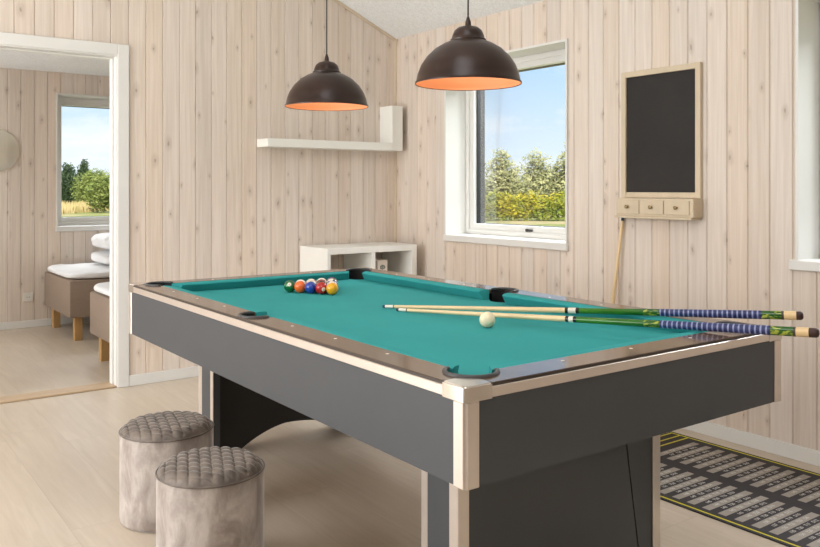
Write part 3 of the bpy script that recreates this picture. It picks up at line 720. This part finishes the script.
# ------------------------------------------------------------------ dart mat
mt = thing('dart_mat', (3.052, 1.32, 0), 'long dark dart mat with yellow lines and grey checkout bars along right wall', 'mat')
mx0, mx1, my0, my1 = -.39, .39, -1.185, 1.185
link('mat_base', B1(mx0, mx1, my0, my1, 0.0003, .004, bev=.001), mat('dark_rubber_mat', RGB(34, 29, 33), .7, var=.1, vscale=30), mt)
M['yellow'] = mat('yellow_print', RGB(208, 196, 30), .6, var=.04)
bm = NB(); zt = .0040; zq = .0046; w = .0085
box(bm, mx1-.016-w, mx1-.016, my0+.012, my1-.012, zt, zq); box(bm, mx0+.016, mx0+.016+w, my0+.012, my1-.012, zt, zq)
for yy in (my1-.018, my1-.066, my1-.112, my0+.012): box(bm, mx0+.0245, mx1-.0245, yy-w/2, yy+w/2, zt, zq)
link('yellow_line', bm, M['yellow'], mt)
bm = NB(); rows = 30; top = 2.365-1.32-.03
for k in range(rows):
    yy = top-.0672*k
    box(bm, .028, .326, yy-.034, yy-.0, zt, zq-.0003); box(bm, -.338, -.045, yy-.060, yy-.026, zt, zq-.0003)
link('checkout_bar', bm, mat('grey_print', RGB(150, 142, 132), .7, var=.05, vscale=40), mt)
# checkout figures in rows, on and between the bars (only as far as the photo shows them)
bm = NB(); chk = ['170 T20 T20 BULL', '167 T20 T19 BULL', '164 T20 T18 BULL', '161 T20 T17 BULL', '160 T20 T20 D20', '158 T20 T20 D19', '157 T20 T19 D20', '156 T20 T20 D18', '155 T20 T19 D19', '154 T20 T18 D20', '153 T20 T19 D18', '152 T20 T20 D16', '151 T20 T17 D20', '150 T20 T18 D18', '149 T20 T19 D16', '148 T20 T20 D14', '147 T20 T17 D18', '146 T20 T18 D16', '145 T20 T15 D20', '144 T20 T20 D12', '143 T20 T17 D16', '142 T20 T14 D20', '141 T20 T19 D12', '140 T20 T20 D10', '139 T20 T13 D20', '138 T20 T18 D12', '137 T20 T19 D10', '136 T20 T20 D8', '135 T20 T17 D12', '134 T20 T14 D16', '133 T20 T19 D8', '132 T20 T16 D12']
for col, (cx, dy) in enumerate(((.177, 0), (-.19, -.026))):
    for k in range(17):
        for h, yo in ((0, -.017), (1, -.0505)):
            s = chk[(k*2+h+col*5) % len(chk)].replace(' ', '   ')
            text_bm(bm, s, .021, Matrix.Translation((cx, top-.0672*k+dy+yo, zq+(0 if h == 0 else -.0003))) @ Matrix.Rotation(0, 4, 'Z'), .0002)
link('printed_figures', bm, mat('pale_print', RGB(205, 200, 192), .7), mt)

# ------------------------------------------------------------------ bedroom
def make_bed(loc, label, wy):
    t = thing('box_bed', loc, label, 'bed', 'beds in the side room'); L = 1.95
    b = B1(0, L, -wy, 0, .19, .487, bev=.012, seg=2); link('bed_base', b, M['bed'], t, smooth=40)
    bm = NB(); n = 60; m_ = 28; z0 = .487
    link('topper', None or (lambda: blob(L/2, -wy/2, .49, L+.015, wy+.01, .06, .009, 9, 40, 20, .12))(), M['linen'], t, smooth=True)
    for x in (.05, L-.11):
        for y in (-wy+.05, -.11): link('leg', B1(x, x+.06, y, y+.06, 0, .19, bev=.003), M['pine_leg'], t)
    return t
def blob(cx, cy, z0, lx, ly, h, wr, fr, nu=40, nv=24, pw=.35, seed=0):
    """soft slab: superellipse cross-sections with wrinkles"""
    bm = NB(); rings = []
    for j in range(nv+1):
        v = -PI/2+PI*j/nv; cz = math.copysign(abs(math.sin(v))**.6, math.sin(v)); cr = abs(math.cos(v))**pw if j not in (0, nv) else 0
        ring = []
        for i in range(nu*2):
            a = 2*PI*i/(nu*2); ex = .22
            x = math.copysign(abs(math.cos(a))**ex, math.cos(a)); y = math.copysign(abs(math.sin(a))**ex, math.sin(a))
            p = Vector((cx+x*cr*lx/2, cy+y*cr*ly/2, z0+h/2+cz*h/2))
            nn = noise.noise(p*fr+Vector((seed, 0, 0)))+.5*noise.noise(p*fr*2.3); d = Vector((p.x-cx, p.y-cy, 0)).normalized() if cr else Vector((0, 0, 0))
            p += d*nn*wr + Vector((0, 0, 1))*nn*wr*(1 if cz > 0 else .2)
            ring.append(bm.verts.new(p))
        rings.append(ring)
    for a, b in zip(rings, rings[1:]):
        for i in range(nu*2): bm.faces.new((a[i], a[(i+1) % (nu*2)], b[(i+1) % (nu*2)], b[i]))
    bmesh.ops.remove_doubles(bm, verts=bm.verts[:], dist=1e-5); return bm
make_bed((1.59, 7.66, 0), 'taupe box bed with white topper against the far bedroom wall', .90)
make_bed((1.545, 6.0, 0), 'taupe box bed nearer the doorway, mostly hidden by the door frame', .78)
pz = .556
pil = link('pillow', blob(0, 0, 0, .74, .52, .115, .018, 9, 40, 20, .5, 3), M['linen'], None, loc=(2.30, 7.25, pz), smooth=True); tag(pil, 'plump white pillow lying under the folded duvet on the far bed', 'pillow')
duv = link('folded_duvet', blob(0, 0, 0, .74, .56, .13, .024, 9, 44, 24, .35, 9), M['linen'], None, loc=(2.31, 7.30, pz+.132), smooth=True); tag(duv, 'folded white duvet stacked on top of the pillow', 'duvet')
so = thing('wall_socket', (1.469, YC-.0005, .267), 'small white socket plate on the bedroom wall', 'socket')
link('plate', B1(-.038, .038, -.012, 0, -.038, .038, bev=.004, seg=2), M['plastic'], so)
bm = NB()
for dx in (-.01, .01): lathe(bm, [(.0035, 0), (.0035, .0015)], 10, (dx, 0))
link('socket_hole', bm, M['hole'], so, loc=(0, -.0122, 0), rot=(PI/2, 0, 0))
ml = thing('round_mirror', (1.21, YC, 1.548), 'round frameless mirror on the bedroom wall, cut by the photo edge', 'mirror')
bm = NB(); lathe(bm, [(.183, 0.0006), (.187, .003), (.187, .014), (.183, .017)], 72); link('mirror_glass', bm, mat('pale_mirror_face', RGB(226, 220, 204), .16, .45, var=.05, vscale=20, map_scale=(1, .1, 1)), ml, rot=(PI/2, 0, 0), smooth=40)  # pale half-metallic colour stands in for a bright reflection

# ------------------------------------------------------------------ garden
def ground_mat():
    t = NT('lawn'); n = t.noise(2.2, 6, .7); n2 = t.noise(.22, 4, .6)
    c = t.mix(t.ramp(n, .35, .65), RGB(122, 134, 60), RGB(166, 164, 92)); c = t.mix(t.ramp(n2, .5, .62), c, RGB(196, 176, 128)); t.L.new(c, t.p.inputs['Base Color']); t.p.inputs['Roughness'].default_value = .95; return t.m
GZ = -.22
struct('ground', B1(-120, 160, -60, 170, GZ-.5, GZ), ground_mat())
def leaf_mat(name, a, b, sc=1.5):
    t = NT(name); n = t.noise(sc, 3, .6); t.L.new(t.ramp(n, .35, .65, a, b), t.p.inputs['Base Color']); t.p.inputs['Roughness'].default_value = .7; return t.m
def basis():
    a, b = math.radians(YAW), 0
    return Vector((math.cos(a), -math.sin(a), 0)), Vector((math.sin(a), math.cos(a), 0))
def leaves(lumps, n, size, jitter=.25):
    vs, fs = [], []; tot = sum(l[3]*l[4]*l[5] for l in lumps)
    for (x, y, z, rx, ry, rz) in lumps:
        m = int(n*rx*ry*rz/tot)+1
        for _ in range(m):
            d = Vector((random.gauss(0, 1), random.gauss(0, 1), random.gauss(0, 1))).normalized(); q = random.uniform(.55, 1.0)**.6*(1+random.uniform(-jitter, jitter)*.6)
            c = Vector((x+d.x*rx*q, y+d.y*ry*q, z+d.z*rz*q))
            if c.z < GZ+.02: continue
            u = Vector((random.gauss(0, 1), random.gauss(0, 1), random.gauss(0, 1))).normalized(); w = u.orthogonal().normalized(); s = size*random.uniform(.6, 1.3)
            k = len(vs); vs += [c-u*s, c+w*s*.45, c+u*s, c-w*s*.45]; fs.append((k, k+1, k+2, k+3))
    me = bpy.data.meshes.new('leaves'); me.from_pydata([tuple(v) for v in vs], [], fs); return me
def plant(name, base, lumps, n, size, m, label, cat, group=None, trunk=None):
    t = thing(name, base, label, cat, group)
    link('foliage', leaves([(l[0], l[1], l[2], l[3], l[4], l[5]) for l in lumps], n, size), m, t)
    if trunk:
        bm = NB()
        for k in range(trunk[0]):
            a = 2*PI*k/trunk[0]; sp = trunk[2]; tube(bm, [(0, 0, 0), (.15*sp*math.cos(a), .15*sp*math.sin(a), trunk[1]*.4), (sp*math.cos(a), sp*math.sin(a), trunk[1])], [.09, .06, .02], 7)
        link('trunk', bm, M['bark'], t)
    return t
M['bark'] = mat('bark', RGB(96, 84, 70), .9, var=.2)
M['leaf_grey'] = leaf_mat('silvery_green_leaves', RGB(142, 144, 92), RGB(184, 180, 124)); M['leaf_yel'] = leaf_mat('yellow_green_leaves', RGB(186, 170, 28), RGB(120, 138, 34), 1.2)
M['leaf_dark'] = leaf_mat('dark_conifer_leaves', RGB(52, 74, 40), RGB(78, 96, 52)); M['leaf_mid'] = leaf_mat('olive_green_leaves', RGB(112, 126, 52), RGB(142, 150, 74)); M['dry'] = leaf_mat('dry_grass_blades', RGB(206, 184, 132), RGB(186, 168, 108), .8)
F = 809.0
def at(px, dist, z=GZ):
    r, dd = basis(); p = r*((px-410)/F*dist)+dd*dist; return Vector((p.x, p.y, z))
# yellow-green hedge outside the big window
hb = at(525, 36); r_, d_ = basis(); lum = []
for k in range(46):
    s = -9+18*k/45; o = r_*s; h = 1.22+.12*math.sin(k*1.7)+random.uniform(-.08, .08); lum.append((o.x, o.y, h*.5, .42, .42, h*.52)); 
hedge = plant('hedge', hb, lum, 26000, .075, M['leaf_yel'], 'low yellow-green hedge across the lawn outside the large window', 'hedge')
def bush_tree(px, dist, h, w, m, label, n=9000, size=.1, seed=0, group='trees beyond the hedge', name='tree', lean=0):
    random.seed(100+seed); L_ = []
    for k in range(16):
        f = k/15; a = random.uniform(0, 2*PI); rad = w*.5*(1-f*.75)*random.uniform(.25, .9); z = .25*h+f*h*.68; s = w*.30*(1-f*.62)
        L_.append((rad*math.cos(a), rad*math.sin(a), z, s, s, s*1.15))
    L_.append((0, 0, h*.3, w*.45, w*.45, h*.28)); L_.append((lean, 0, h*.86, w*.12, w*.12, h*.13))
    return plant(name, at(px, dist), L_, n, size, m, label, 'tree', group, (4, h*.7, w*.22))
bush_tree(428, 47, 3.9, 3.6, M['leaf_grey'], 'silvery green tree behind the hedge, hidden left of the large window view', seed=1)
bush_tree(503, 44, 3.55, 3.3, M['leaf_grey'], 'silvery green pointed tree at left behind the hedge', seed=2)
bush_tree(538, 53, 3.9, 3.9, M['leaf_grey'], 'silvery green tree in the middle behind the hedge', seed=3)
bush_tree(572, 44, 3.95, 3.0, M['leaf_grey'], 'tallest silvery green tree at right behind the hedge', seed=4)
bush_tree(648, 46, 4.1, 3.6, M['leaf_grey'], 'silvery green tree behind the hedge, hidden right of the large window view', seed=5)
bush_tree(462, 58, 3.1, 3.6, M['leaf_grey'], 'low silvery green tree in the gap far left behind the hedge', seed=6)
# bedroom window view
bush_tree(68, 62, 3.3, 3.0, M['leaf_dark'], 'dark green conifer at left seen through the bedroom window', seed=7, group='trees seen from the bedroom')
bush_tree(84, 68, 3.9, 2.4, M['leaf_dark'], 'pointed dark conifer top behind the olive bushes', seed=8, group='trees seen from the bedroom')
def bush(px, dist, h, w, label, seed):
    random.seed(seed); L_ = [(random.uniform(-.3, .3)*w, random.uniform(-.3, .3)*w, h*random.uniform(.3, .6), w*.32, w*.32, h*.42) for k in range(9)]
    return plant('bush', at(px, dist), L_, 8000, .085, M['leaf_mid'], label, 'bush', 'bushes seen from the bedroom')
bush(93, 60, 2.9, 2.8, 'olive green bush in the middle of the bedroom window view', 21); bush(109, 48, 2.5, 2.4, 'largest olive green bush at right in the bedroom window view', 22); bush(160, 47, 2.5, 2.6, 'olive green bush beyond the right side of the bedroom window', 23)
random.seed(5); vs, fs = [], []; gb = at(68, 48)
for _ in range(5200):
    p = r_*random.uniform(-5, .9)+d_*random.uniform(-7, 5); h = random.uniform(.3, .75); w = .03; o = Vector((random.uniform(-.1, .1), random.uniform(-.1, .1), h)); k = len(vs)
    vs += [p-r_*w, p+r_*w, p+o]; fs.append((k, k+1, k+2))
me = bpy.data.meshes.new('grass'); me.from_pydata([tuple(v) for v in vs], [], fs)
g = link('dry_grass', me, M['dry'], None, loc=gb); tag(g, 'tall dry straw-coloured grass outside the bedroom window', 'grass', kind='stuff')
